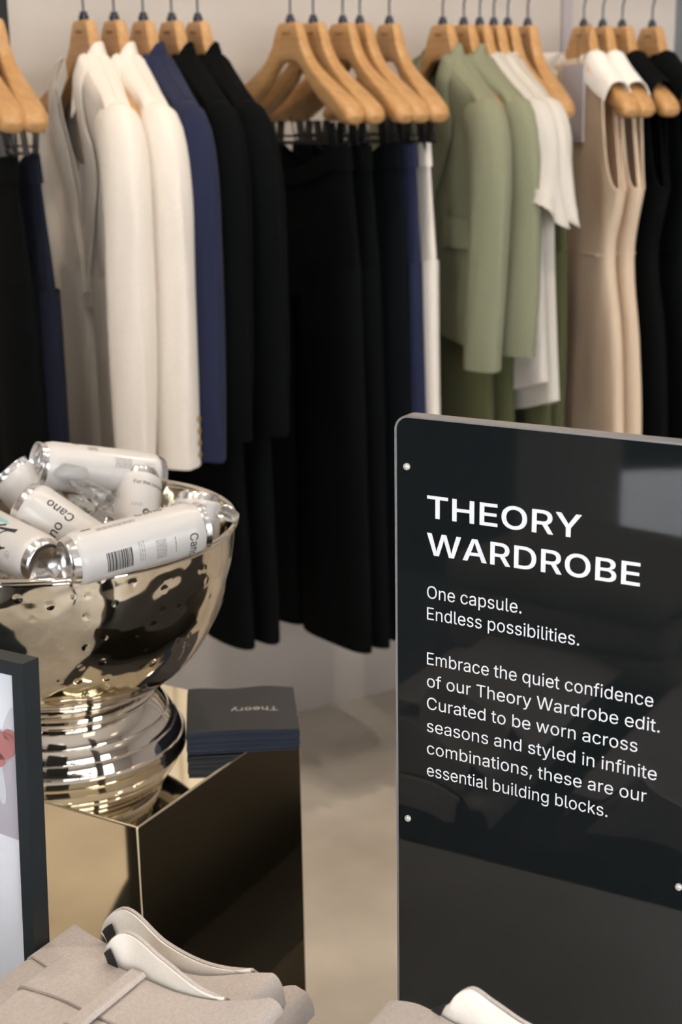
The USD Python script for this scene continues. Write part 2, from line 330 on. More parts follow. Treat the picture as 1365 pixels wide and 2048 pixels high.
# ------------------------------------------------------------------ the clothes rail and its hangers
YR, ZR = 2.45, 1.4965        # rail line; height of the hanger necks' top
r = thing('clothes_rail', 'black metal clothes rail frame along the pale wall', 'clothes rail', (0, YR, 0))
part(r, 'rail', cyl((.62, 0, ZR + .0945), (3.1, 0, ZR + .0945), .0125), M['black_metal'])
for x in (.722, 3.08):
    part(r, 'upright', box(x - .022, x + .022, -.02, .02, 0, ZR + .12), M['black_metal'])
    part(r, 'foot', box(x - .022, x + .022, -.22, .24, 0, .02), M['black_metal'])

_a = [0, .026, .032, .045, .065, .1, .15, .19, .205, .2155]
H_TOP = Pchip(_a, [0, -.001, -.010, -.040, -.066, -.092, -.119, -.1385, -.147, -.161])
H_BOT = Pchip(_a, [-.068, -.072, -.076, -.086, -.107, -.133, -.160, -.178, -.178, -.166])
H_DEP = Pchip(_a, [.0105, .0105, .011, .0115, .013, .016, .0205, .0235, .021, .010])
H_BOW = lambda u: -.018 * (np.abs(u) / .215) ** 2
def hanger_body():
    us = np.concatenate([np.linspace(-.2155, -.19, 7), np.linspace(-.185, -.05, 22), np.linspace(-.046, -.024, 12), [-.012, 0]]); us = np.concatenate([us, -us[-2::-1]])
    th = np.linspace(0, 2 * np.pi, 24, endpoint=False); P = []
    for u in us:
        a = abs(u); t, b, d = float(H_TOP(a)), float(H_BOT(a)), float(H_DEP(a)); zc, hh = (t + b) / 2, (t - b) / 2
        e = .45 if a < .15 else .45 + .55 * (a - .15) / .065
        cx = np.sign(np.cos(th)) * np.abs(np.cos(th)) ** e * d; cz = np.sign(np.sin(th)) * np.abs(np.sin(th)) ** e * hh
        P.append(np.stack([cx + H_BOW(u), np.full(24, -u), zc + cz], -1))
    P = np.array(P); g = grid(P, wrap=True); n = len(us) * 24; j = np.arange(24)
    v = np.vstack([g.vertices, P[0].mean(0), P[-1].mean(0)])
    return tm(v, np.vstack([g.faces, np.stack([np.full(24, n), j, (j + 1) % 24], -1), np.stack([np.full(24, n + 1), n - 24 + (j + 1) % 24, n - 24 + j], -1)]))
def hook_path():
    p = [(0, .0), (0, .02), (0, .036), (.004, .048), (.012, .060), (.020, .074), (.0235, .086)]
    p += [(.024 * math.cos(t), .087 + .024 * math.sin(t)) for t in np.linspace(.1, math.pi, 14)] + [(-.0235, .08), (-.021, .072)]
    return [(0, -u, z) for u, z in p]
def add_hanger(t, clips):
    part(t, 'body', hanger_body(), M['wood'], smooth=50)
    part(t, 'collar', cat([cyl((0, 0, -.001), (0, 0, .007), .0085, 12), cyl((0, 0, .007), (0, 0, .013), .0062, 12)]), M['steel_dark'])
    part(t, 'hook', tube(hook_path(), .0019, 8), M['steel_dark'])
    g = flat(stretched(glyphs('Theory', .0055, 600)), .0004); g.apply_translation((-.012, -.022, 0))
    g = tm(np.stack([-.0108 - g.vertices[:, 2], -g.vertices[:, 0], g.vertices[:, 1]], -1), g.faces)
    part(t, 'lettering', g, M['imprint'], smooth=False)
    if clips:
        zb = -.212
        part(t, 'clip_bar', cat([cyl((0, -.165, zb), (0, .165, zb), .0022, 8), cyl((0, -.165, zb + .012), (0, .165, zb + .012), .0015, 8)]), M['black_metal'])
        for s in (-1, 1):
            part(t, 'support_wire', cyl((0, s * .163, zb), (-.010, s * .163, -.165), .0014, 8), M['black_metal'])
            c = [tm([(-.013, -.011, .046), (-.013, .011, .046), (-.004, -.011, -.034), (-.004, .011, -.034), (-.010, -.011, .046), (-.010, .011, .046), (-.0015, -.011, -.034), (-.0015, .011, -.034)],
                    [(0, 1, 3), (0, 3, 2), (4, 7, 5), (4, 6, 7), (0, 4, 5), (0, 5, 1), (2, 3, 7), (2, 7, 6), (0, 2, 6), (0, 6, 4), (1, 5, 7), (1, 7, 3)])]
            m = c[0].copy(); m.vertices[:, 0] *= -1; m.invert(); c += [m, cyl((0, -.010, .004), (0, .010, .004), .005, 10)]
            q = cat(c); q.apply_translation((0, s * .13, zb - .008)); part(t, 'clip', q, M['black_plastic'], smooth=False)
PROTO = {}
def hanger(X, yaw, clips, label, dy=0.0, tz=0.0):
    loc = (X, YR + dy, ZR + tz)
    if clips not in PROTO:
        name = 'clip_hanger' if clips else 'coat_hanger'
        t = thing(name, label, 'hanger', loc, yaw, group='wooden trouser hangers with clips' if clips else 'wooden coat hangers')
        add_hanger(t, clips); PROTO[clips] = t; return t
    return copy_of(PROTO[clips], label, loc, yaw)

# ------------------------------------------------------------------ garments; u runs along the hanger (near end positive), n to the front, z up
def L(u, n, z): u, n, z = np.broadcast_arrays(u, n, z); return np.stack([-n, -u, z], -1)
def shoulder(u, lift=.013): return np.minimum(H_TOP(np.minimum(np.abs(u), .2155)) + lift, -.056)
def folds(u, z, seed, amp=.012, fu=13., fz=1.6): return amp * 2 * noise1(u * fu + 11.3 * seed, z * fz + 3.1, seed)

def torso_half(z, w_sh, w_w, w_h, zh):
    return Pchip([zh - .01, zh * .62, -.3, -.16, .05], [w_h, w_w, (w_sh + w_w) / 2 + .004, w_sh, w_sh])(z)
def neck_w(z): return .0
def sleeve(side, zend, seed, a0=.036, a1=.030, b1=.046, lean=.0, u0=.0, bell=False, steps=28, rough=.16):
    s = np.linspace(0, 1, steps); th = np.linspace(0, 2 * np.pi, 40, endpoint=False)
    zc = Pchip([0, .07, .16, .3, 1], [-.168, -.184, -.232, -.32, zend] if not bell else [-.168, -.178, -.20, -.232, zend])(s)
    uc = Pchip([0, .07, .16, .3, .7, 1], [.170, .204, .226, .236, .238, .234])(s) + u0 * s
    nc = lean * Pchip([0, .3, 1], [0, .55, 1])(s) + .016 * np.exp(-s * 5)
    A = Pchip([0, .08, .25, 1], [.027, a0 * .95, a0, a1])(s); B = Pchip([0, .06, .12, .3, 1], [.030, .048, .052, .050, b1])(s)
    if bell: A = Pchip([0, .1, .5, 1], [.024, .032, .036, .050])(s); B = Pchip([0, .1, .5, 1], [.030, .048, .052, .066])(s)
    tilt = Pchip([0, .08, .2, .35, 1], [1.25, 1.0, .5, .12, 0.])(s)     # ring plane: upright at the shoulder, level below
    P = []
    for i in range(steps):
        f = 1 + rough * np.clip(s[i] * 3, 0, 1) * 2 * noise1(np.cos(th) * 1.5 + seed * 3.3, np.sin(th) * 1.5 + s[i] * 2.2, seed)
        k = 1 + .38 * np.clip(s[i] * 4 - .4, 0, 1)
        sc = lambda v: np.sign(v) * np.abs(v) ** k
        dn, dq = A[i] * 1.06 * sc(np.cos(th)) * f, B[i] * 1.06 * sc(np.sin(th)) * f
        if bell:
            w = 1 + .20 * s[i] ** 2 * np.sin(5 * th + 1.7 + seed); dn, dq = dn * w, dq * w
        du, dz = dq * np.cos(tilt[i]), dq * np.sin(tilt[i])
        if bell: dz = dz + s[i] ** 3 * (.016 * np.sin(2 * th + .6) + .30 * dn)
        P.append(L(side * (uc[i] + du), nc[i] + dn, zc[i] + dz + 0 * dn))
    P = np.array(P); c = P[-1].mean(0)
    ring1 = c + (P[-1] - c) * .95; ring2 = c + (P[-2] - P[-2].mean(0)) * .93 + np.array([0, 0, .03])
    return P, np.vstack([P, ring1[None], ring2[None]])

def jacket(X, yaw, mt, lab, seed, zh=-.74, zs=-.72, near_h=None, w_sh=.222, w_w=.20, w_h=.225, v_end=-.44, name='blazer', flaps=(-1, 1), buttons=True, open_n=.0, label_tag=True, deep=.026, lean=.02, a0=.034, a1=.030):
    t = thing(name, lab, 'jacket', (X, YR, ZR), yaw)
    m = M[mt]
    U = np.linspace(-1, 1, 49); S = np.r_[0, .003, .008, .014, np.linspace(.022, 1, 42) ** 1.1]
    def surf(uu, s, front, hem):
        z0 = shoulder(uu * w_sh)
        z = z0 + (hem - z0) * s
        w = torso_half(z, w_sh, w_w, w_h, min(zh, -.5)); u = uu * w
        dep = Pchip([0, .004, .012, .03, .1, .35, 1], [.0, .012, .022, .031, .033, deep, deep * .9])(s)
        dep = np.where(np.abs(uu) < .3, np.minimum(dep, .017 + s * .25), dep)
        prof = np.maximum(np.sqrt(np.maximum(1 - np.abs(uu) ** 3.2, 0.0)), .92 * np.exp(-s * 8))
        n = dep * prof * (1 if front else -(1.0 - .2 * np.minimum(1, s * 4))) + folds(u, z, seed + (0 if front else 9), .008) * np.clip(s * 4, 0, 1) * prof - H_BOW(u) * np.exp(-s * 3)
        return u, n, z
    uu, ss = np.meshgrid(U, S); hem = zh + .012 * np.cos(uu * 2)
    part(t, 'back_panel', sheet(L(*surf(uu, ss, False, hem)), -.0025), m)
    def edge_uu(s, hem):       # where the front opens
        z = -.056 + (hem + .056) * s
        e = np.interp(-z, [.03, .08, -v_end, -v_end + .04, abs(hem) - .05, abs(hem)], [.050, .062, .004 + open_n, .0 + open_n, .004 + open_n * 1.6, .05 + open_n * 2])
        return e / w_sh
    def fr(side):
        h = zh if side < 0 or near_h is None else near_h
        c = np.linspace(0, 1, 30)[None, :]; s = S[:, None]; e = edge_uu(s, h)
        uu = side * (e + (1 - e) * c); s2 = np.broadcast_to(s, uu.shape)
        return surf(uu, s2, True, h + .012 * np.cos(uu * 2) + .03 * np.clip(1 - np.abs(uu) * 5, 0, 1) ** 2)
    for side in (1, -1):
        u, n, z = fr(side)
        part(t, 'front_panel', sheet(L(u, n, z), .0025 * side), m)
        k = 33
        c = np.linspace(0, 1, 9)[None, :]; wid = np.interp(np.linspace(0, 1, k), [0, .3, .34, .42, 1], [.030, .048, .066, .066, .004])[:, None]
        jj = np.searchsorted(-z[:, 0], -v_end); rows = np.linspace(1, jj, k)
        ue, ne, ze = (np.interp(rows, np.arange(len(z)), q[:, 0])[:, None] for q in (u, n, z))
        lu = ue + side * wid * c
        part(t, 'lapel', sheet(L(lu, ne + .007 + .004 * np.sin(np.pi * c) + 0 * lu, ze - .035 * c * (wid / .066)), .003 * side), m)
        if side in flaps:
            zp = (zh + .22) if side < 0 else max((near_h or zh) + .2, -.55)
            c, q = np.meshgrid(np.linspace(0, 1, 9), np.linspace(0, 1, 5))
            pu = side * (.07 + .10 * c); pz = zp + .045 - .055 * q
            pn = deep * .92 * np.sqrt(np.maximum(1 - (np.abs(pu) / w_h) ** 3.2, 0)) + .010
            part(t, 'pocket_flap', sheet(L(pu, pn, pz), .003 * side), m)
    # collar: a folded band round the back of the neck, running down into the lapels
    ph = np.linspace(-.86 * np.pi, .86 * np.pi, 45)
    cu, cn = .058 * np.sin(np.sign(ph) * np.minimum(np.abs(ph), .62 * np.pi)), .006 - .024 * np.cos(ph)
    fwd = np.clip((np.abs(ph) - 1.5) / 1.2, 0, 1)
    lift = -.050 + .006 * np.cos(ph) - .060 * fwd ** 1.2
    rows = []
    for (o, dz) in ((.0, -.022), (.002, .0), (.006, .010), (.012, .007), (.019, -.010), (.026, -.032), (.030, -.042)):
        rows.append(L(cu + np.sign(cu) * o * (np.abs(np.sin(ph)) * .9 + .1), cn - o * .55 * np.cos(ph) + .010 * fwd, lift + dz))
    part(t, 'collar', sheet(np.array(rows), .0025), m)
    for side in (1, -1):
        P, Q = sleeve(side, zs, seed + (3 if side > 0 else 5), lean=lean, a0=a0, a1=a1)
        sl = part(t, 'sleeve', grid(Q, wrap=True), m, smooth=60)
        if buttons and side > 0:
            for k in range(4):
                i = -2 - k; bpos = P[i][15]; ctr = P[i].mean(0); d = bpos - ctr; d /= np.linalg.norm(d); b = bpos - d * .0005
                part(sl, 'button', cyl(b, b + d * .003, .0055, 10), M['button'])
    if label_tag:
        c, q = np.meshgrid(np.linspace(-1, 1, 5), np.linspace(0, 1, 3))
        part(t, 'neck_label', sheet(L(.026 * c, -.014 + 0 * c, -.085 - .030 * q), .001), M['label_black'])
    return t

def leg_mesh(u0, u1, v0, v1, zt, zb, seed, thick=.026, crease=True):
    s = np.linspace(0, 1, 30); th = np.linspace(0, 2 * np.pi, 36, endpoint=False); P = []
    for q in s:
        a, b = u0 + (v0 - u0) * q, u1 + (v1 - u1) * q; c, hw = (a + b) / 2, (b - a) / 2; z = zt + (zb - zt) * q
        k = np.cos(th); n = thick * np.sign(np.sin(th)) * np.abs(np.sin(th)) ** 1.15
        u = c + hw * np.sign(k) * np.abs(k) ** .6
        n = n + folds(u, np.full_like(u, z), seed, .013, 14., 1.1) * min(1, q * 3)
        P.append(L(u, n, z + 0 * u))
    P = np.array(P); ctr = P[-1].mean(0); r1 = ctr + (P[-1] - ctr) * .93
    return grid(np.vstack([P, r1[None], (r1 + [0, 0, .05])[None]]), wrap=True)
def trousers(X, yaw, mt, lab, seed, zw=-.216, zh=-1.155, ww=.165, hip=.185, hem0=.0, hem1=.19, dy=0.0, name='trousers', sag=.042, band=True, thick=.026, dx=0.0):
    t = thing(name, lab, 'trousers', (X + dx, YR + dy, ZR), yaw); m = M[mt]
    th = np.linspace(0, 2 * np.pi, 48, endpoint=False); s = np.linspace(0, 1, 20); P = []; zc = zw - .27
    for q in s:
        hw = ww + (hip - ww) * min(1, q * 1.3); k = np.cos(th); u = hw * np.sign(k) * np.abs(k) ** .8
        z = zw - sag * np.clip(1 - (np.abs(u) / .125) ** 2, 0, 1) * (1 - q); z = z + (zc - z) * q
        n = (.011 + .016 * q) * np.sign(np.sin(th)) * np.abs(np.sin(th)) ** .9 + folds(u, z, seed, .010) * q
        P.append(L(u, n, z))
    P = np.array(P); part(t, 'seat', grid(P, wrap=True), m, smooth=60)
    if band:
        c = P[0].mean(0); out = []
        for i in (0, 1, 2, 3):
            R = P[i].copy(); R[:, 0] *= 1.25; R[:, 1] *= 1.012; R[:, 0] += np.sign(R[:, 0]) * .001; R[:, 2] += .002; out.append(R)
        part(t, 'waistband', sheet(np.array(out), -.0015, wrap=True), m, smooth=60)
    for i, sg in enumerate((1, -1)):
        a0, a1 = (.002, hip) ; b0, b1 = (hem0, hem1)
        if sg < 0: a0, a1, b0, b1 = -a1, -a0, -b1, -b0
        part(t, 'leg', leg_mesh(a0, a1, b0, b1, zc + .06, zh, seed + 2 * i, thick), m, smooth=60)
    return t

def tee(X, yaw, mt, lab, seed, zh=-.70):
    t = thing('blouse', lab, 'blouse', (X, YR, ZR), yaw); m = M[mt]
    body_tube(t, 'body', m, seed, zh, [(0, .216), (.2, .215), (.5, .222), (1, .255)], arm=None, thick=.026, hem_curve=.05)
    for side in (1, -1):
        P, Q = sleeve(side, -.345, seed + side, bell=True, steps=22, u0=.012, lean=.022)
        part(t, 'sleeve', grid(Q, wrap=True), m, smooth=60)
    ph = np.linspace(-np.pi, np.pi, 40, endpoint=False)
    rows = [L((.058 + o) * np.sin(ph), (.034 + o) * np.cos(ph) , -.064 + dz - .02 * (np.cos(ph) > 0) * np.cos(ph)) for o, dz in ((0, .0), (.002, .010), (.006, .008), (.010, -.006))]
    part(t, 'neckband', sheet(np.array(rows), .002, wrap=True), m)
    return t
def body_tube(t, name, m, seed, zh, widths, arm, thick, hem_curve=0.0, lean=0.0, smooth=60):
    """front and back in one loop; arm = (half width of the shoulder strap, armhole bottom) opens the sides"""
    th = np.linspace(0, 2 * np.pi, 96, endpoint=False); s = np.linspace(0, 1, 60); k = np.cos(th)
    wf = Pchip(*zip(*widths)); P = []
    uu = np.sign(k) * np.abs(k) ** .85
    if arm:
        ws, za = arm
        top = np.where(np.abs(uu) * .2 <= ws, shoulder(uu * .2), 0)
        x = np.clip((np.abs(uu) * .2 - ws) / (.2 - ws), 0, 1)
        top = np.where(np.abs(uu) * .2 > ws, shoulder(np.full_like(uu, ws)) + (za - shoulder(ws)) * (1 - (1 - x) ** 2.4) , top)
    else: top = shoulder(uu * .216)
    sag = np.where((np.abs(uu) < .28), .0, 0.)
    top = top + sag
    for q in s:
        z = top + (zh - hem_curve * (1 - uu ** 2) - top) * q
        zz = (z - shoulder(.0)) / (zh - shoulder(.0)); w = wf(np.clip(zz, 0, 1))
        sh = np.exp(-np.maximum(shoulder(uu * .2) - z, 0) / .06)       # gathered to the hanger's thickness at the shoulder
        u = uu * w; n = (thick * (1 - sh) + .027 * sh) * np.sign(np.sin(th)) * np.abs(np.sin(th)) ** .7
        n = n * (0.02 if q == 0 else 1.0) if not arm else np.where((q == 0) & (np.abs(uu) * .2 <= ws), n * .02, n)
        n = n + folds(u, z, seed, .010, 11., .9) * (1 - sh) - H_BOW(u) * sh + lean * (1 - sh)
        P.append(L(u, n, z))
    P = np.array(P); part(t, name, sheet(P, -.0016, wrap=True), m, smooth=smooth)
    return P
def dress(X, yaw, mt, yoke, lab, seed, zh=-1.15, waist=-.445):
    t = thing('sleeveless_dress', lab, 'dress', (X, YR, ZR), yaw); m = M[mt]
    wz = lambda z: (z + .06) / (zh + .06)
    P = body_tube(t, 'bodice_and_skirt', m, seed, zh, [(0, .2), (wz(-.3), .195), (wz(waist), .158), (wz(-.62), .20), (wz(-.85), .225), (1, .235)], (.135, -.315), .026, lean=.006)
    # hems of the armholes and the waist seam as raised cords
    edge = P[0]; idx = [i for i in range(96) if abs(edge[i][1]) > .13 * 1.0]
    for sgn in (1, -1):
        e = sorted([i for i in idx if edge[i][1] * sgn < 0], key=lambda i: math.atan2(edge[i][0], -sgn * edge[i][1]))
        part(t, 'armhole_binding', tube(edge[e], .0026, 6), m)
    j = int(np.argmin(np.abs(P[:, 0, 2] - waist))); ring = P[j].copy(); ring[:, 2] = waist
    part(t, 'waist_seam', tube(np.vstack([ring, ring[:1]]) * [1.02, 1.004, 1], .0024, 6, caps=False), m)
    # yoke: the shoulder pieces and a small stand collar
    for side in (1, -1):
        c, q = np.meshgrid(np.linspace(0, 1, 14), np.linspace(-1, 1, 17))
        u = side * (.052 + .118 * c); drop = np.abs(q) ** 1.4
        z = np.minimum(H_TOP(u) + .018, -.050) - (.055 - .02 * c) * drop
        n = (.031 * np.sign(q) * np.abs(q) ** .5) - H_BOW(u)
        part(t, 'yoke', sheet(L(u, n, z), .002 * side), M[yoke])
    ph = np.linspace(-.8 * np.pi, .8 * np.pi, 33)
    rows = [L((.054 + o) * np.sin(ph), .004 - (.020 + .5 * o) * np.cos(ph), -.062 + dz + .006 * np.cos(ph)) for o, dz in ((0, -.02), (.002, .006), (.006, .010), (.012, .0), (.019, -.026))]
    part(t, 'collar', sheet(np.array(rows), .0025), M[yoke])
    return t

def railx(px, py=44): return float(at_y(px, py, YR)[0])
# far left: two trouser hangers whose middles lie outside the picture
G = 'wooden trouser hangers with clips'
hx = railx(-62); hanger(hx, 4, True, 'leftmost wooden clip hanger at the edge, tip only just showing')
trousers(hx, 4, 'black', 'black wool trousers at the far left end of the rail', 41, ww=.155)
hx2 = railx(-14); hanger(hx2, 3, True, 'wooden clip hanger holding navy trousers at the far left')
trousers(hx2, 3, 'navy_dark', 'dark navy wool trousers hanging left of the greige blazer', 42, ww=.155, hip=.19, hem1=.215)
# five jackets
xs = [railx(p) for p in (168, 229, 287, 344, 396)]
hanger(xs[0], 3, False, 'wooden coat hanger holding the greige and ivory blazer, first of five')
hanger(xs[1], 2, False, 'wooden coat hanger holding the ivory blazer with horn cuff buttons')
hanger(xs[2], 2, False, 'wooden coat hanger holding the navy blazer')
hanger(xs[3], 2, False, 'wooden coat hanger holding the black blazer beside the navy one')
hanger(xs[4], 1, False, 'wooden coat hanger holding the black blazer beside the bare hangers')
jacket(xs[0], -3, 'ivory', 'ivory blazer hanging open with its front showing, leftmost of the blazers', 1, zh=-.735, near_h=-.60, open_n=.008, deep=.016, lean=.026, a0=.038, a1=.030, flaps=(-1,), buttons=False)
tg = stage.GetPrimAtPath('/World/blazer')
c, q = np.meshgrid(np.linspace(-1, 1, 3), np.linspace(0, 1, 4))
tagp = part(tg, 'hang_tag', sheet(L(.030 + .022 * c, .020 - .004 * c, -.235 - .10 * q), .0012), M['paper'], 'pale paper hang tag')
part(tagp, 'string', tube([(-.012, -.03, -.10), (-.018, -.032, -.17), (-.020, -.03, -.238)], .001, 6), M['string'])
jacket(xs[1], 0, 'ivory', 'ivory blazer with horn cuff buttons next to the navy blazer', 2, zh=-.70, zs=-.725, lean=.016, a0=.036, a1=.036, flaps=())
jacket(xs[2], 0, 'navy', 'navy wool blazer between ivory and black blazers', 3, zh=-.70, lean=.014, a0=.032, a1=.028, flaps=(), buttons=False)
jacket(xs[3], 1, 'black', 'black wool blazer directly right of the navy blazer', 4, zh=-.70, zs=-.69, buttons=False, flaps=())
jacket(xs[4], 1, 'black', 'black wool blazer last in the row of blazers, beside bare hangers', 5, zh=-.70, zs=-.69, buttons=False, flaps=(), lean=.0)
trousers(xs[0], 2, 'ivory', 'ivory trousers hanging under the leftmost blazer', 51, zw=-.21, zh=-.80, ww=.13, hip=.15, hem1=.16, band=False, thick=.03)
trousers(xs[3] + .0, 2, 'black', 'black trousers hanging below the black blazer next to navy', 52, zh=-1.10, ww=.14, hip=.17, hem1=.20, band=False, dx=.01)
trousers(xs[4], 1, 'black', 'black trousers hanging below the last black blazer', 53, zh=-1.10, ww=.14, hip=.17, hem1=.20, band=False, dx=.012)
# five trouser hangers in the middle
xm = [railx(p) for p in (581, 627, 686, 720, 779)]
ym = [9, 7, 7, 6, -1]
lm = ['wooden clip hanger with wide pale arms, first of the five bare ones', 'wooden clip hanger second of the five bare ones', 'wooden clip hanger with lowest tip, middle of the five bare ones',
      'wooden clip hanger fourth of the five bare ones, holding navy trousers', 'wooden clip hanger holding cream trousers, last of the five bare ones']
for x, y, l in zip(xm, ym, lm): hanger(x, y, True, l)
trousers(xm[0], 9, 'black', 'wide black trousers clipped under the first bare hanger', 61, hip=.19, hem1=.21)
trousers(xm[1], 7, 'black', 'black trousers second under the bare hangers', 62, hip=.185, hem1=.205)
trousers(xm[2], 7, 'ink', 'blue-black trousers third under the bare hangers', 63, hip=.185, hem1=.205)
trousers(xm[3], 6, 'navy', 'navy trousers clipped left of the cream trousers', 64, hip=.18, hem1=.20)
trousers(xm[4], -1, 'ivory', 'cream trousers clipped between navy trousers and green blazer', 65, hip=.165, hem1=.19, ww=.14)
# green jackets, blouses, olive trousers
xg = [railx(p) for p in (886, 928, 960, 988, 1016, 1056)]
hanger(xg[0], 0, False, 'wooden coat hanger holding the first sage green blazer'); hanger(xg[1], 0, False, 'wooden coat hanger holding the second sage green blazer')
hanger(xg[2], -3, False, 'wooden coat hanger holding the white blouse nearest the green blazers'); hanger(xg[3], -4, False, 'wooden coat hanger holding the white blouse with flared sleeve')
hanger(xg[4], -6, True, 'wooden clip hanger first of two holding olive trousers'); hanger(xg[5], -11, True, 'wooden clip hanger second of two holding olive trousers, by the paper tag')
jacket(xg[0], -6, 'sage', 'sage green blazer next to the cream trousers', 11, zh=-.60, zs=-.625, deep=.026, lean=.034, a0=.036, a1=.034, buttons=False, v_end=-.36, flaps=(1,))
jacket(xg[1], -2, 'sage', 'sage green blazer next to the white blouse', 12, zh=-.58, zs=-.605, lean=.02, buttons=False, v_end=-.36, flaps=())
trousers(xg[0], 0, 'olive', 'dark olive trousers hanging below the first green blazer', 71, zh=-1.1, ww=.14, hip=.17, hem1=.19, band=False)
trousers(xg[1], 0, 'olive', 'dark olive trousers hanging below the second green blazer', 72, zh=-1.1, ww=.14, hip=.17, hem1=.19, band=False)
tee(xg[2], -3, 'ivory_silk', 'white silk blouse tucked between green blazer and flared blouse', 13, -.66)
tee(xg[3], -4, 'ivory_silk', 'white silk blouse with flared short sleeve in front of olive trousers', 14, -.70)
trousers(xg[4], -6, 'olive', 'olive trousers right behind the white blouse', 73, hip=.18, hem1=.2)
trousers(xg[5], -11, 'olive', 'olive trousers beside the cream dress with paper tag', 74, hip=.18, hem1=.2)
# dresses
xd = [railx(p, 51) for p in (1168, 1206, 1245, 1305)]
hanger(xd[0], -6, False, 'wooden coat hanger with paper tag on its neck, in a cream dress'); hanger(xd[1], -9, False, 'wooden coat hanger in the second cream dress')
hanger(xd[2], -6, False, 'wooden coat hanger in the black dress beside the cream ones'); hanger(xd[3], -6, False, 'rightmost wooden coat hanger, in a black dress')
dress(xd[0], -10, 'cream', 'white_yoke', 'cream sleeveless dress with white collar beside the paper tag', 21)
dress(xd[1], -11, 'cream', 'white_yoke', 'cream sleeveless dress with white collar next to the black dresses', 22)
dress(xd[2], -6, 'black', 'black', 'black sleeveless dress right beside the cream dresses', 23)
dress(xd[3], -6, 'black', 'black', 'rightmost black dress at the edge of the picture', 24)
# paper tag on a string round the neck of the first dress hanger
t = thing('paper_tag', 'pale paper tag on a string hanging from the cream dress hanger', 'tag', (xd[0] - .03, YR - .02, ZR))
part(t, 'string', tube([(.028, -.005, .004), (.012, -.02, -.02), (.0, -.024, -.06), (-.006, -.02, -.088)], .0011, 6), M['string'])
part(t, 'string', tube([(.028, .01, .004), (.004, .0, -.02), (-.006, -.008, -.06), (-.006, -.02, -.088)], .0011, 6), M['string'])
g = box(-.0012, .0012, -.055, .055, -.075, .075); g.apply_transform(trimesh.transformations.rotation_matrix(math.radians(-14), (0, 0, 1))); g.apply_translation((-.012, -.005, -.15))
part(t, 'card', g, M['paper'], smooth=False)
for k, (wd, zz) in enumerate(((.03, -.12), (.02, -.145))):
    g = box(-.0003, .0003, -wd / 2, wd / 2, -.0012, .0012); g.apply_transform(trimesh.transformations.rotation_matrix(math.radians(-14), (0, 0, 1))); g.apply_translation((-.0136, -.01, zz))
    part(t, 'printed_line', g, M['print_dark'], smooth=False)

# ------------------------------------------------------------------ brass pedestal, bowl, cans, ice, cards
ZP = .66
pc = at_z(275, 1655, ZP); PW, PLn = .317, .42
pm = rbox(PW, PLn, ZP, .0022); pm.apply_translation((PW / 2, PLn / 2, ZP / 2))
single('mirror_pedestal', pm, M['brass'], 'square pedestal of mirror-polished brass under the punch bowl', 'pedestal', smooth=25)
p = stage.GetPrimAtPath('/World/mirror_pedestal'); x = UsdGeom.Xformable(p); x.AddTranslateOp().Set(Gf.Vec3d(float(pc[0]), float(pc[1]), 0)); x.AddRotateZOp().Set(31.35)

BC = np.array([.464, 1.493, ZP]); RB, ZB = .203, .919 - ZP
bowl = thing('punch_bowl', 'hammered nickel punch bowl on a stepped foot, full of cans', 'bowl', BC)
prof = Pchip([0, .004, .012, .028, .055, .095, .135, .175, .215, .25, ZB - .062], [.03, .07, .094, .120, .148, .172, .187, .196, .201, .203, .2035]) if False else None
bp = np.array([(.080, .064), (.092, .066), (.103, .071), (.121, .080), (.139, .094), (.156, .113), (.172, .138), (.185, .166), (.194, .195), (.1995, .222), (.202, .245), (.203, .255)])
tt = np.r_[0, np.cumsum(np.hypot(*np.diff(bp, axis=0).T))]; ts = np.linspace(0, tt[-1], 70); prof = np.stack([Pchip(tt, bp[:, 0])(ts), Pchip(tt, bp[:, 1])(ts)], -1)
inner = prof[::-1] * [.985, 1] + [0, .002]; inner = inner[:-6]
full = np.vstack([prof, inner, [[.0, .072]]])
g = lathe(full, 220)
v = g.vertices.copy(); rr = np.hypot(v[:, 0], v[:, 1]); am = np.clip((v[:, 2] - .075) / .03, 0, 1) * np.clip((.252 - v[:, 2]) / .01, 0, 1)
dv = ((meshkit.fbm(v * 30, 2, 3) - .5) * .0016 + (meshkit.noise(v * 75, 8) - .5) * .0005) * am
v[:, :2] *= (1 + dv / np.maximum(rr, .01))[:, None]
part(bowl, 'body', tm(v, g.faces), M['hammered'], smooth=True)
th = np.linspace(0, 2 * np.pi, 121)
part(bowl, 'rim', tube(np.stack([(.2025) * np.cos(th), .2025 * np.sin(th), np.full(121, ZB - .002)], -1), .0032, 10, caps=False), M['nickel'], smooth=True)
fp = [(.0, .003), (.128, .003), (.1335, .0), (.1350, .002), (.1350, .0080), (.1335, .0098), (.1308, .0100), (.1306, .0112), (.1290, .0172), (.1262, .0232), (.1256, .0238), (.1238, .0240), (.1236, .0250), (.1215, .0312), (.1178, .0372), (.1170, .0378), (.1152, .0380), (.1150, .0390), (.1128, .0440), (.1090, .0500), (.1036, .0560), (.1028, .0562), (.1022, .0575), (.1040, .0592), (.1050, .0622), (.1042, .0655), (.1015, .0678), (.099, .0690), (.085, .067)]
part(bowl, 'foot', lathe(fp, 160), M['nickel'], smooth=24)

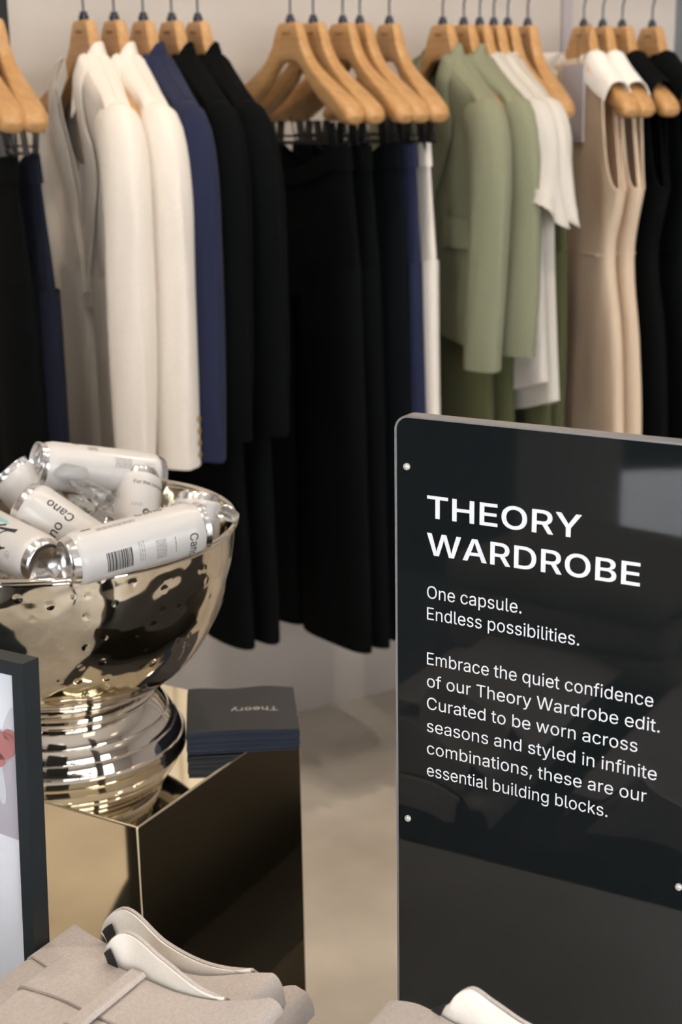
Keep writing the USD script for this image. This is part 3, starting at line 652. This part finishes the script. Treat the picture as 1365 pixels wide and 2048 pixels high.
# ice fills the bowl under the cans; lumps at the top are things
def lump(size, seed, k=15):
    r = np.random.default_rng(seed); p = r.normal(size=(k, 3)); p /= np.linalg.norm(p, axis=1, keepdims=True); p *= np.array(size) * (1 + .25 * r.uniform(-1, 1, (k, 1)))
    m = trimesh.convex.convex_hull(p); m = m.subdivide().subdivide(); trimesh.smoothing.filter_laplacian(m, iterations=1)
    m.vertices += (meshkit.fbm(m.vertices * 60, 2, seed)[:, None] - .5) * m.vertex_normals * .006
    return m
r = np.random.default_rng(5); bed = []
for k in range(150):
    a = r.uniform(0, 2 * np.pi); q = math.sqrt(r.uniform(0, 1)) * .165; z = .155 + r.uniform(0, .055)
    m = lump((.014, .012, .011), 200 + k % 12); m.apply_transform(trimesh.transformations.random_rotation_matrix(r.uniform(size=3))); m.apply_translation(BC + [q * math.cos(a), q * math.sin(a), z]); bed.append(m)
single('crushed_ice', cat(bed), M['ice'], 'bed of crushed ice filling the punch bowl under the cans', 'ice', kind='stuff', smooth=60)

R_CAN, L_CAN = .0268, .148
def can_text(s, h, w=500): return glyphs(s, h, w)
def sbox(x0, x1, y0, y1):
    from shapely.geometry import box as bx; return bx(x0, y0, x1, y1)
def can(label, px, z, end, dirs, prints=(), spin=0.0, name='drink_can'):
    """px, z: the picture point and height of the centre of one end ('base' or 'lid'); dirs: the axis from base to lid as (right, away, up)"""
    d = dirs[0] * _r + dirs[1] * _f + dirs[2] * _z; d = d / np.linalg.norm(d)
    A = at_z(px[0], px[1], z) - (d * L_CAN if end == 'lid' else 0)
    x = np.cross([0, 0, 1.0], d); x = x / np.linalg.norm(x); y = np.cross(d, x)
    c, s = math.cos(spin), math.sin(spin); xx, yy = c * x + s * y, -s * x + c * y
    t = thing(name, label, 'can', mat4=frame(A, xx, yy, d), group='cans of drink in the punch bowl')
    R, Ln = R_CAN, L_CAN
    part(t, 'body', lathe([(.0236, .0062), (.0244, .0088), (.0258, .0108), (R - .0003, .0135), (R, .0165), (R, Ln - .018), (R - .0003, Ln - .0155), (R - .0012, Ln - .012), (.0243, Ln - .007)], 64), M['can_paint'], smooth=60)
    part(t, 'base', lathe([(.0, .0125), (.010, .011), (.017, .0065), (.0195, .002), (.0205, .0), (.0218, .0005), (.0228, .003), (.0238, .0065), (.0244, .0088)], 64), M['aluminium'], smooth=60)
    ld = part(t, 'lid', lathe([(.0244, Ln - .0072), (.0240, Ln - .005), (.0246, Ln - .002), (.0246, Ln - .0004), (.0236, Ln), (.0228, Ln - .0006), (.0222, Ln - .005), (.0212, Ln - .006), (.0205, Ln - .0045), (.0, Ln - .0045)], 64), M['aluminium'], smooth=60)
    tab = cat([tube([( .008 * math.cos(q), .004 + .011 * math.sin(q), Ln - .0028) for q in np.linspace(0, 2 * np.pi, 25)], .0012, 8, caps=False), cyl((0, -.001, Ln - .0045), (0, -.001, Ln - .0015), .0028, 12)])
    part(ld, 'pull_tab', tab, M['aluminium'])
    for g, mm in [q for e in prints for q in (e if isinstance(e, list) else [e])]:
        part(t, 'lettering' if mm in ('print_dark', 'print_grey') else 'printed_patch', around(g, R + .00018), M[mm], smooth=True)
    return t
from shapely import affinity as AF
from shapely.geometry import LineString, Point, Polygon
from shapely.ops import unary_union
def along(s, h, s0, t0, w=500, flip=1):   # reads along the can, base to lid (flip=-1: lid to base)
    g = can_text(s, h, w); g = AF.rotate(g, 0 if flip > 0 else 180, origin=(0, 0)); return AF.translate(g, s0, t0)
def roundw(s, h, s0, t0, w=500, flip=1):  # reads round the can
    g = can_text(s, h, w); g = AF.rotate(g, 90 * flip, origin=(0, 0)); return AF.translate(g, s0, t0)
def lines(n, s0, s1, t0, gap, th=.0006, seed=0, rot=True):
    r = np.random.default_rng(seed); out = []
    for k in range(n):
        a = t0 + k * gap; b = s0; 
        while b < s1:
            e = min(b + r.uniform(.002, .006), s1); out.append(sbox(b, e, a, a + th)); b = e + .0009
    return unary_union(out)
def rlines(n, t0, t1, s0, gap, th=.0006, seed=0): return AF.affine_transform(lines(n, t0, t1, s0, gap, th, seed), [0, 1, 1, 0, 0, 0])
def barcode(s0, t0, ls, lt, seed=1):
    r = np.random.default_rng(seed); out = []; a = s0
    while a < s0 + ls:
        wd = r.choice([.0005, .0009, .0014]); out.append(sbox(a, a + wd, t0, t0 + lt)); a += wd + r.choice([.0005, .0008])
    return unary_union(out)
def ring(s, t, r0, r1): return Point(s, t).buffer(r1).difference(Point(s, t).buffer(r0))

def P3(x, y, z): return at_z(x, y, z)
def T(deg): return -R_CAN * math.radians(deg)
def dk(*g): return [(q, 'print_dark') for q in g]
def gy(*g): return [(q, 'print_grey') for q in g]
can('white can lying along the front rim, barcode on its side', (129, 1124), .9345, 'base', (.86, .50, .09), [
    dk(along('Cano', .0088, .078, T(93)), sbox(.0200, .0300, T(97), T(93)), roundw('Cano', .0088, .122, T(172), flip=-1), barcode(.034, T(212), .026, .021)),
    gy(rlines(3, T(205), T(160), .068, .0024, seed=1), rlines(7, T(212), T(168), .086, .0016, seed=2), rlines(1, T(205), T(170), .106, .002, .001, seed=3), lines(3, .034, .075, T(110), .0016, seed=4))])
can('white can lying at the left, one word twice on its side', (46, 1001), .964, 'base', (.80, -.26, -.50), [
    dk(along('Cano', .0098, .062, T(112), flip=-1), roundw('Cano', .0105, .058, T(222), flip=1)),
    gy(rlines(4, T(222), T(185), .018, .0026, .0007, seed=5))])
leaf = Polygon([(.056, T(150)), (.064, T(158)), (.080, T(160)), (.090, T(140)), (.078, T(130)), (.066, T(138)), (.070, T(146))])
def stroke(pts, w0, w1):
    p = np.array(pts, float); n = len(p); ws = np.interp(np.linspace(0, 1, n), [0, .5, 1], [w0, (w0 + w1) / 2, w1]); tg = np.gradient(p, axis=0); tg /= np.linalg.norm(tg, axis=1, keepdims=True); nn = np.stack([-tg[:, 1], tg[:, 0]], 1)
    return Polygon(np.vstack([p + nn * ws[:, None], (p - nn * ws[:, None])[::-1]])).buffer(0)
can('white can with teal leaf print, base towards the viewer', (93, 1128), .923, 'base', (-.70, .70, .10), [
    (leaf, 'print_teal'), (Polygon([(.125, T(100)), (.128, T(170)), (.132, T(170)), (.131, T(100))]), 'print_yellow'),
    dk(stroke([(.038, T(143)), (.048, T(137)), (.060, T(132)), (.074, T(124))], .0030, .0005), stroke([(.045, T(138)), (.053, T(126)), (.056, T(112)), (.051, T(99)), (.042, T(92))], .0007, .0016), stroke([(.057, T(97)), (.044, T(91)), (.036, T(98))], .0024, .0006), stroke([(.058, T(146)), (.066, T(134)), (.074, T(112))], .0018, .0005)),
    gy(ring(.030, T(86), .0034, .0038), lines(2, .027, .033, T(87), .0016, seed=8))], spin=-1.25)
can('white can lying at the back of the pile, ring pull to the left', (71, 928), .985, 'lid', (-.80, -.44, .22), [
    dk(along('C', .0105, .112, T(84), flip=-1)), gy(lines(8, .046, .066, T(48), .0016, seed=9), lines(4, .018, .03, T(40), .0022, seed=10), lines(5, .084, .096, T(78), .0016, seed=14))])
can('white can at the far left showing its lid edge upward', (15, 941), .975, 'lid', (-.55, .12, .62), [
    dk(roundw('& Nature', .0042, .104, T(-22), flip=1)), (Point(.075, T(10)).buffer(.014), 'print_pink')])
can('white can standing up in the middle of the bowl, base upward', (279, 944), .962, 'base', (-.06, -.60, -.80), [
    dk(roundw('For the consumer', .0042, .024, T(88), flip=1), ring(.056, T(50), .0022, .0042), barcode(.082, T(88), .022, .016, 4), sbox(.070, .080, T(44), T(41)), sbox(.070, .080, T(38), T(36)), Polygon([(.072, T(58)), (.080, T(50)), (.082, T(58))])),
    gy(rlines(2, T(88), T(60), .047, .002, seed=11), rlines(3, T(66), T(40), .064, .0018, seed=12), rlines(18, T(160), T(132), .060, .0021, seed=13), rlines(2, T(150), T(120), .036, .003, seed=15))])
can('white can at the right rim behind the far end of the front can', (398, 987), .945, 'base', (-.10, -.36, -.93), [
    gy(rlines(5, T(118), T(92), .014, .0019, seed=16), rlines(5, T(86), T(50), .014, .0019, seed=17), rlines(14, T(88), T(20), .030, .0021, seed=18), rlines(14, T(70), T(10), .066, .0021, seed=19))])

ice = [(148, 945, .975, (.026, .020, .017), 1), (120, 935, .965, (.017, .015, .013), 2), (182, 925, .96, (.014, .012, .013), 3), (175, 985, .958, (.022, .016, .014), 4), (165, 1010, .948, (.02, .016, .012), 5), (205, 1000, .95, (.016, .013, .013), 6),
       (210, 1035, .935, (.018, .015, .012), 7), (75, 1155, .917, (.016, .012, .010), 8), (455, 1035, .925, (.012, .010, .014), 9)]
lb = ['large clear ice lump on top of the pile', 'clear ice lump left of the largest one', 'small clear ice lump against the back can', 'clear ice lump sliding under the largest one', 'clear ice lump above the left can', 'clear ice lump left of the standing can', 'clear ice lump between left can and front can', 'ice lump at the front rim below the teal can', 'ice lump inside the right rim']
for (x, y, z, sz, sd_), l in zip(ice, lb):
    m = lump(sz, sd_ + 40); m.apply_transform(trimesh.transformations.rotation_matrix(.7 * sd_, (.3, .2, 1))); m.apply_translation(P3(x, y, z))
    single('ice_lump', m, M['ice'], l, 'ice', 'ice lumps on the cans', smooth=60)

# cards
c0, c1 = at_z(375, 1512, ZP), at_z(600, 1500, ZP); cx = (c1 - c0) / np.linalg.norm(c1 - c0); cy = np.array([-cx[1], cx[0], 0]); CW = np.linalg.norm(c1 - c0); CD = .122
t = thing('card_stack', 'stack of dark printed cards at the corner of the brass pedestal', 'cards', mat4=frame(c0 + [0, 0, .001], cx, cy, [0, 0, 1]))
def card(z, th, seed, wav):
    r = np.random.default_rng(seed); a, b = np.meshgrid(np.linspace(0, 1, 17), np.linspace(0, 1, 13), indexing='ij')
    sh = r.uniform(-.0007, .0007, 2)
    P = np.stack([a * CW + sh[0], b * CD + sh[1], z + wav * (.0016 * np.sin(a * 9 + 1.2) * b + .0012 * np.sin(a * 5))], -1)
    return sheet(P, th)
N = 15
for k in range(N):
    part(t, 'card', card(.0002 + k * .0017, .0014, k, k / N), M['card_edge'], smooth=30)
part(t, 'top_card', card(.0002 + N * .0017, .0009, 77, 1.), M['card_cover'], 'charcoal top card with small pale wording', smooth=30)
g = glyphs('Theory', .0105, 520); g = stretched(g, .054); g = AF.rotate(g, 180, origin=(0, 0)); g = flat(AF.translate(g, CW * .83, CD * .50), .0003); g = g.subdivide()
g.vertices[:, 2] += .0002 + N * .0017 + .0012 + .0016 * np.sin(g.vertices[:, 0] / CW * 9 + 1.2) * g.vertices[:, 1] / CD + .0012 * np.sin(g.vertices[:, 0] / CW * 5)
part(t, 'lettering', g, M['foil'], 'pale upside-down word', smooth=False)

# ------------------------------------------------------------------ the acrylic sign on its black plinth
ZPL = .40
S0 = np.array([.518, .855, 0.0]); SN = np.cross(SD, [0, 0, 1.0]); SN = -BD      # towards the viewer
pl = rbox(.46, 1.28, ZPL, .003); pl.apply_translation((.23, 1.28 / 2 - .02, ZPL / 2))
p = thing('display_plinth', 'black plinth carrying the black sign', 'plinth', mat4=frame(S0, SD, BD, [0, 0, 1]))
part(p, 'body', pl, M['plinth'], smooth=25)
from shapely.geometry import box as _bx
lp = trimesh.creation.extrude_polygon(unary_union([_bx(-.352, -.004, .0, .51), _bx(-.16, -.004, .3, 1.25)]), .10, engine='earcut')
single('low_platform', lp, M['plinth'], 'low black platform on the floor between brass pedestal and plinth', 'platform', smooth=25)
x = UsdGeom.Xformable(stage.GetPrimAtPath('/World/low_platform')); x.AddTransformOp().Set(Gf.Matrix4d(*frame(S0, SD, BD, [0, 0, 1]).T.ravel().tolist()))
SW, SH, ST = .2285, 1.147 - ZPL, .012
t = thing('sign', 'black acrylic sign with white lettering, THEORY WARDROBE', 'sign', mat4=frame(S0 + [0, 0, ZPL], SD, [0, 0, 1], SN))   # x along, y up, z to the viewer
def rrect(w, h, r, x0=0, y0=0): return sbox(x0 + r, x0 + w - r, y0 + r, y0 + h - r).buffer(r, quad_segs=10)
g = trimesh.creation.extrude_polygon(rrect(SW - .0031, SH - .0030, .0095, .00155, .0015), .0100, engine='earcut'); g.apply_translation((0, 0, -.0108)); part(t, 'panel', g, M['sign_black'], smooth=25)
fr = rrect(SW, SH, .011).difference(rrect(SW - .0030, SH - .0030, .0095, .0015, .0015))
g = trimesh.creation.extrude_polygon(fr, ST, engine='earcut'); g.apply_translation((0, 0, -ST)); part(t, 'edge', g, M['acrylic_edge'], 'clear acrylic edge', smooth=25)
def line(s, x0, zb, cap, wt, x1=None):
    g = glyphs(s, cap, wt); g = stretched(g, None if x1 is None else x1 - x0, x0, zb - ZPL); part(t, 'lettering', flat(g, .0002).apply_translation((0, 0, -.0007)), M['white_ink'], smooth=False)
line('THEORY', .0255, 1.0745, .0163, 560, .1405); line('WARDROBE', .0255, 1.0470, .0163, 560, .1822)
for s, zb, x1 in (('One capsule.', 1.0143, .0985), ('Endless possibilities.', .9980, .1413), ('Embrace the quiet confidence', .9632, .1950), ('of our Theory Wardrobe edit.', .9456, None), ('Curated to be worn across', .9280, None), ('seasons and styled in infinite', .9100, None), ('combinations, these are our', .8921, None), ('essential building blocks.', .8742, .1660)):
    line(s, .0255, zb, .0094, 370, x1)
for x, z in ((.0095, 1.110), (.0095, .835), (.219, 1.110), (.219, .834)):
    part(t, 'stud', lathe([(0, .0014), (.0018, .0012), (.0025, .0004), (.0026, -.001), (0, -.001)], 20).apply_translation((x, z - ZPL, 0)), M['magnet'], smooth=60)

# ------------------------------------------------------------------ the table with poster frame, folded trousers and knitwear
ZT = .74
E0 = np.array([.294, .893, 0.0])      # a point of the table's far edge
t = thing('display_table', 'dark display table holding folded trousers and a framed print', 'table', mat4=frame(E0, SD, -BD, [0, 0, -1]))   # x along the edge, y towards the viewer, z down
part(t, 'table_top', box(-.55, .85, 0, .62, -ZT, -ZT + .03), M['table'], smooth=False)
for a in (-.52, .80):
    for b in (.02, .58): part(t, 'leg', box(a, a + .03, b, b + .03, -ZT + .03, 0), M['black_metal'], smooth=False)

fb = at_z(75, 2040, ZT); FWD, FH, lean = .216, .283, math.radians(3)
up = math.cos(lean) * np.array([0, 0, 1.0]) + math.sin(lean) * BD; fn = np.cross(SD, up)
FH = .262
t = thing('picture_frame', 'black framed botanical print standing behind folded trousers', 'picture frame', mat4=frame(fb - SD * FWD + [0, 0, .002], SD, up, -np.cross(up, SD)))
zf = np.cross(SD, up)
bar, dep = .0098, .016
ring_ = sbox(0, FWD, 0, FH).difference(sbox(bar, FWD - bar, bar, FH - bar))
g = trimesh.creation.extrude_polygon(ring_, dep, engine='earcut'); g.apply_translation((0, 0, -dep)); part(t, 'frame', g, M['frame_black'], smooth=False)
part(t, 'backing', box(.003, FWD - .003, .003, FH - .003, -dep, -.009), M['frame_black'], smooth=False)
pr = part(t, 'print', box(bar - .002, FWD - bar + .002, bar - .002, FH - bar + .002, -.009, -.006), M['poster'], smooth=False)
def art(name, poly, m, z): part(t, name, flat(poly, .0002).apply_translation((0, 0, z)), M[m], smooth=False)
art('printed_band', Polygon([(.03, .138), (FWD - .012, .129), (FWD - .012, .208), (.03, .214)]), 'poster_lilac', -.006)
def blob(x, y, a, b, rot): return AF.translate(AF.rotate(AF.scale(Point(0, 0).buffer(1, 12), a, b), rot), x, y)
for x, y, a, b, ro in ((.150, .215, .03, .006, 60), (.165, .195, .03, .007, 120), (.13, .20, .03, .007, 20), (.185, .175, .022, .005, 100), (.195, .21, .018, .004, 70)): art('printed_leaf', blob(x, y, a, b, ro), 'poster_pale', -.0057)
for x, y, a, b, ro in ((.190, .197, .013, .010, 30), (.198, .205, .007, .005, -20), (.183, .186, .009, .006, 0), (.165, .204, .012, .012, 0)): art('printed_fruit', blob(x, y, a, b, ro), 'poster_red', -.0054)

# folded trousers: each is a thick folded cloth with its waistband opening away from the viewer
def curve(pts, n=24):
    p = np.asarray(pts, float); d = np.r_[0, np.cumsum(np.linalg.norm(np.diff(p, axis=0), axis=1))]; q = np.linspace(0, d[-1], n)
    return np.stack([Pchip(d, p[:, k])(q) for k in range(3)], -1)
def ruled(c, e, m, bulge=0.0):
    s = np.linspace(0, 1, m)[:, None, None]; P = c[None] * (1 - s) + e[None] * s
    P[..., 2] += bulge * np.sin(np.pi * s[..., 0]); return P
def folded(lab, front, back, zbase, toward=.30, seed=0, loop=None, tag=None, seam=.042, span=(1, 5)):
    """front: pixels with heights along the top of the outer waistband, left to right; back: the same along the top edge of the inner waistband"""
    f = curve([P3(*q) for q in front], 30); b = curve([P3(*q) for q in back], 30)
    t = thing('folded_trousers', lab, 'trousers', group='folded heather trousers on the display table')
    away = -BD
    fe = f + away * toward; fe[:, 2] = np.minimum(f[:, 2], f[:, 2].mean()) - .012
    s = np.linspace(0, 1, 60)[:, None, None]
    P = f[None] * (1 - s) + fe[None] * s; P[..., 2] += .004 * np.sin(np.pi * np.minimum(s[..., 0] * 2, 1)) + .004 * (meshkit.fbm(P * 14, 2, seed) - .5)
    # rounded left and right folds down to the base
    Lf, Rf = P[:, 0], P[:, -1]; fl, frr = [], []
    for k in range(1, 7):
        a = k / 6 * np.pi / 2
        q = Lf - SD * .010 * math.sin(a); q = q.copy(); q[:, 2] = Lf[:, 2] - (Lf[:, 2] - zbase) * (1 - math.cos(a)); fl.append(q)
        q = Rf + SD * .010 * math.sin(a); q = q.copy(); q[:, 2] = Rf[:, 2] - (Rf[:, 2] - zbase) * (1 - math.cos(a)); frr.append(q)
    full = np.concatenate([np.stack(fl[::-1], 1), P, np.stack(frr, 1)], 1)
    cut = int(np.searchsorted(s[:, 0, 0] * toward, seam))
    part(t, 'waistband', sheet(full[:cut + 1] + [0, 0, .0004], -.0022), M['heather'], smooth=60)
    part(t, 'leg', sheet(np.concatenate([full[cut:cut + 1] - [0, 0, .0022], full[cut + 1:] - [0, 0, .0006]]), -.0022), M['heather'], smooth=60)
    fl_ = curve([P3(*q) for q in front[span[0]:span[1]]], 30)
    # inner back waistband: pale lining inside, heather outside
    dn = fl_ + BD * .004; dn[:, 2] -= .010; dn[-4:, 2] += np.linspace(0, .006, 4)
    Q = ruled(dn, b, 10, .003); part(t, 'lining', sheet(Q, .0012), M['lining_white'], 'white waistband lining')
    edge_o = b + BD * .0040; low = dn + BD * .016; low[:, 2] -= .012
    part(t, 'back_waistband', sheet(ruled(edge_o + [0, 0, .0008], low, 8), .0022), M['heather'])
    if tag:
        i0, i1, a0, a1 = tag; T = ruled(dn, b, 40, .003); part(t, 'label', sheet(T[int(a0 * 39):int(a1 * 39), i0:i1] + [0, 0, .0025] - BD * .0030, .0008), M['label_black'], 'black size label')
    if loop:
        j = loop; c = P[:cut + 5, j]
        Lp = np.stack([c - SD * .0055, c - SD * .004, c + SD * .004, c + SD * .0055], 1); Lp[:, 1:3, 2] += .003; Lp[:, ::3, 2] += .0012; part(t, 'belt_loop', sheet(Lp, .002), M['heather'])
    return t
folded('upper folded heather-grey trousers with belt loop and black size label', [(143, 1906, .815), (212, 1926, .815), (290, 1962, .815), (360, 1990, .814), (445, 2004, .812), (540, 1997, .808)],
       [(206, 1908, .822), (222, 1880, .838), (246, 1868, .842), (320, 1922, .832), (400, 1984, .818), (447, 2003, .811)], .80, seed=2, loop=11, tag=(1, 5, .1, .75))
folded('lower folded heather-grey trousers sticking out behind the upper pair', [(152, 1850, .795), (212, 1886, .796), (300, 1925, .796), (400, 1953, .796), (500, 1945, .797), (545, 1945, .796)],
       [(202, 1868, .802), (222, 1828, .820), (246, 1820, .824), (330, 1890, .812), (420, 1934, .801), (500, 1944, .796)], .775, seed=3, tag=(1, 5, .1, .75))
folded('third folded heather-grey trousers, lowest of the left pile', [(180, 1900, .772), (300, 1950, .772), (420, 1985, .772), (520, 1985, .772), (590, 1972, .772), (604, 1980, .772)],
       [(200, 1905, .770), (300, 1948, .770), (420, 1983, .770), (520, 1983, .770)], .755, seed=6, span=(0, 4))
folded('folded heather-grey trousers in front of the black sign', [(790, 2000, .80), (840, 2008, .80), (900, 2040, .80), (960, 2070, .80), (1040, 2090, .80), (1130, 2080, .80)],
       [(905, 2020, .806), (914, 1993, .822), (940, 1981, .826), (985, 2008, .818), (1050, 2052, .81), (1120, 2078, .802)], .775, seed=4, tag=(1, 5, .1, .75), span=(1, 6))
for k, (c, n) in enumerate((((.02, .60), 4),)):
    for j in range(n):
        m = rbox(.26, .22, .034, .015, n=4).subdivide().subdivide(); m.vertices += (meshkit.fbm(m.vertices * 16 + j, 3, j)[:, None] - .5) * m.vertex_normals * .02
        m.apply_transform(trimesh.transformations.rotation_matrix(math.radians(-58 + 3 * j), (0, 0, 1))); m.apply_translation((c[0], c[1], ZT + .02 + .036 * j))
        single('folded_jumper', m, M['knit'], ('bottom', 'second', 'third', 'topmost')[j] + ' brown knitted jumper folded in the pile on the display table', 'jumper', 'folded brown jumpers in a pile', smooth=60)
m = lathe([(0, 0), (.27, 0), (.285, .04), (.28, .10), (.25, .16), (.18, .195), (0, .21)], 48); m.apply_translation((-.26, 1.13, 0))
single('floor_pouf', m, M['velvet'], 'round dark pouf on the floor, seen mirrored in the brass pedestal', 'pouf', smooth=60)
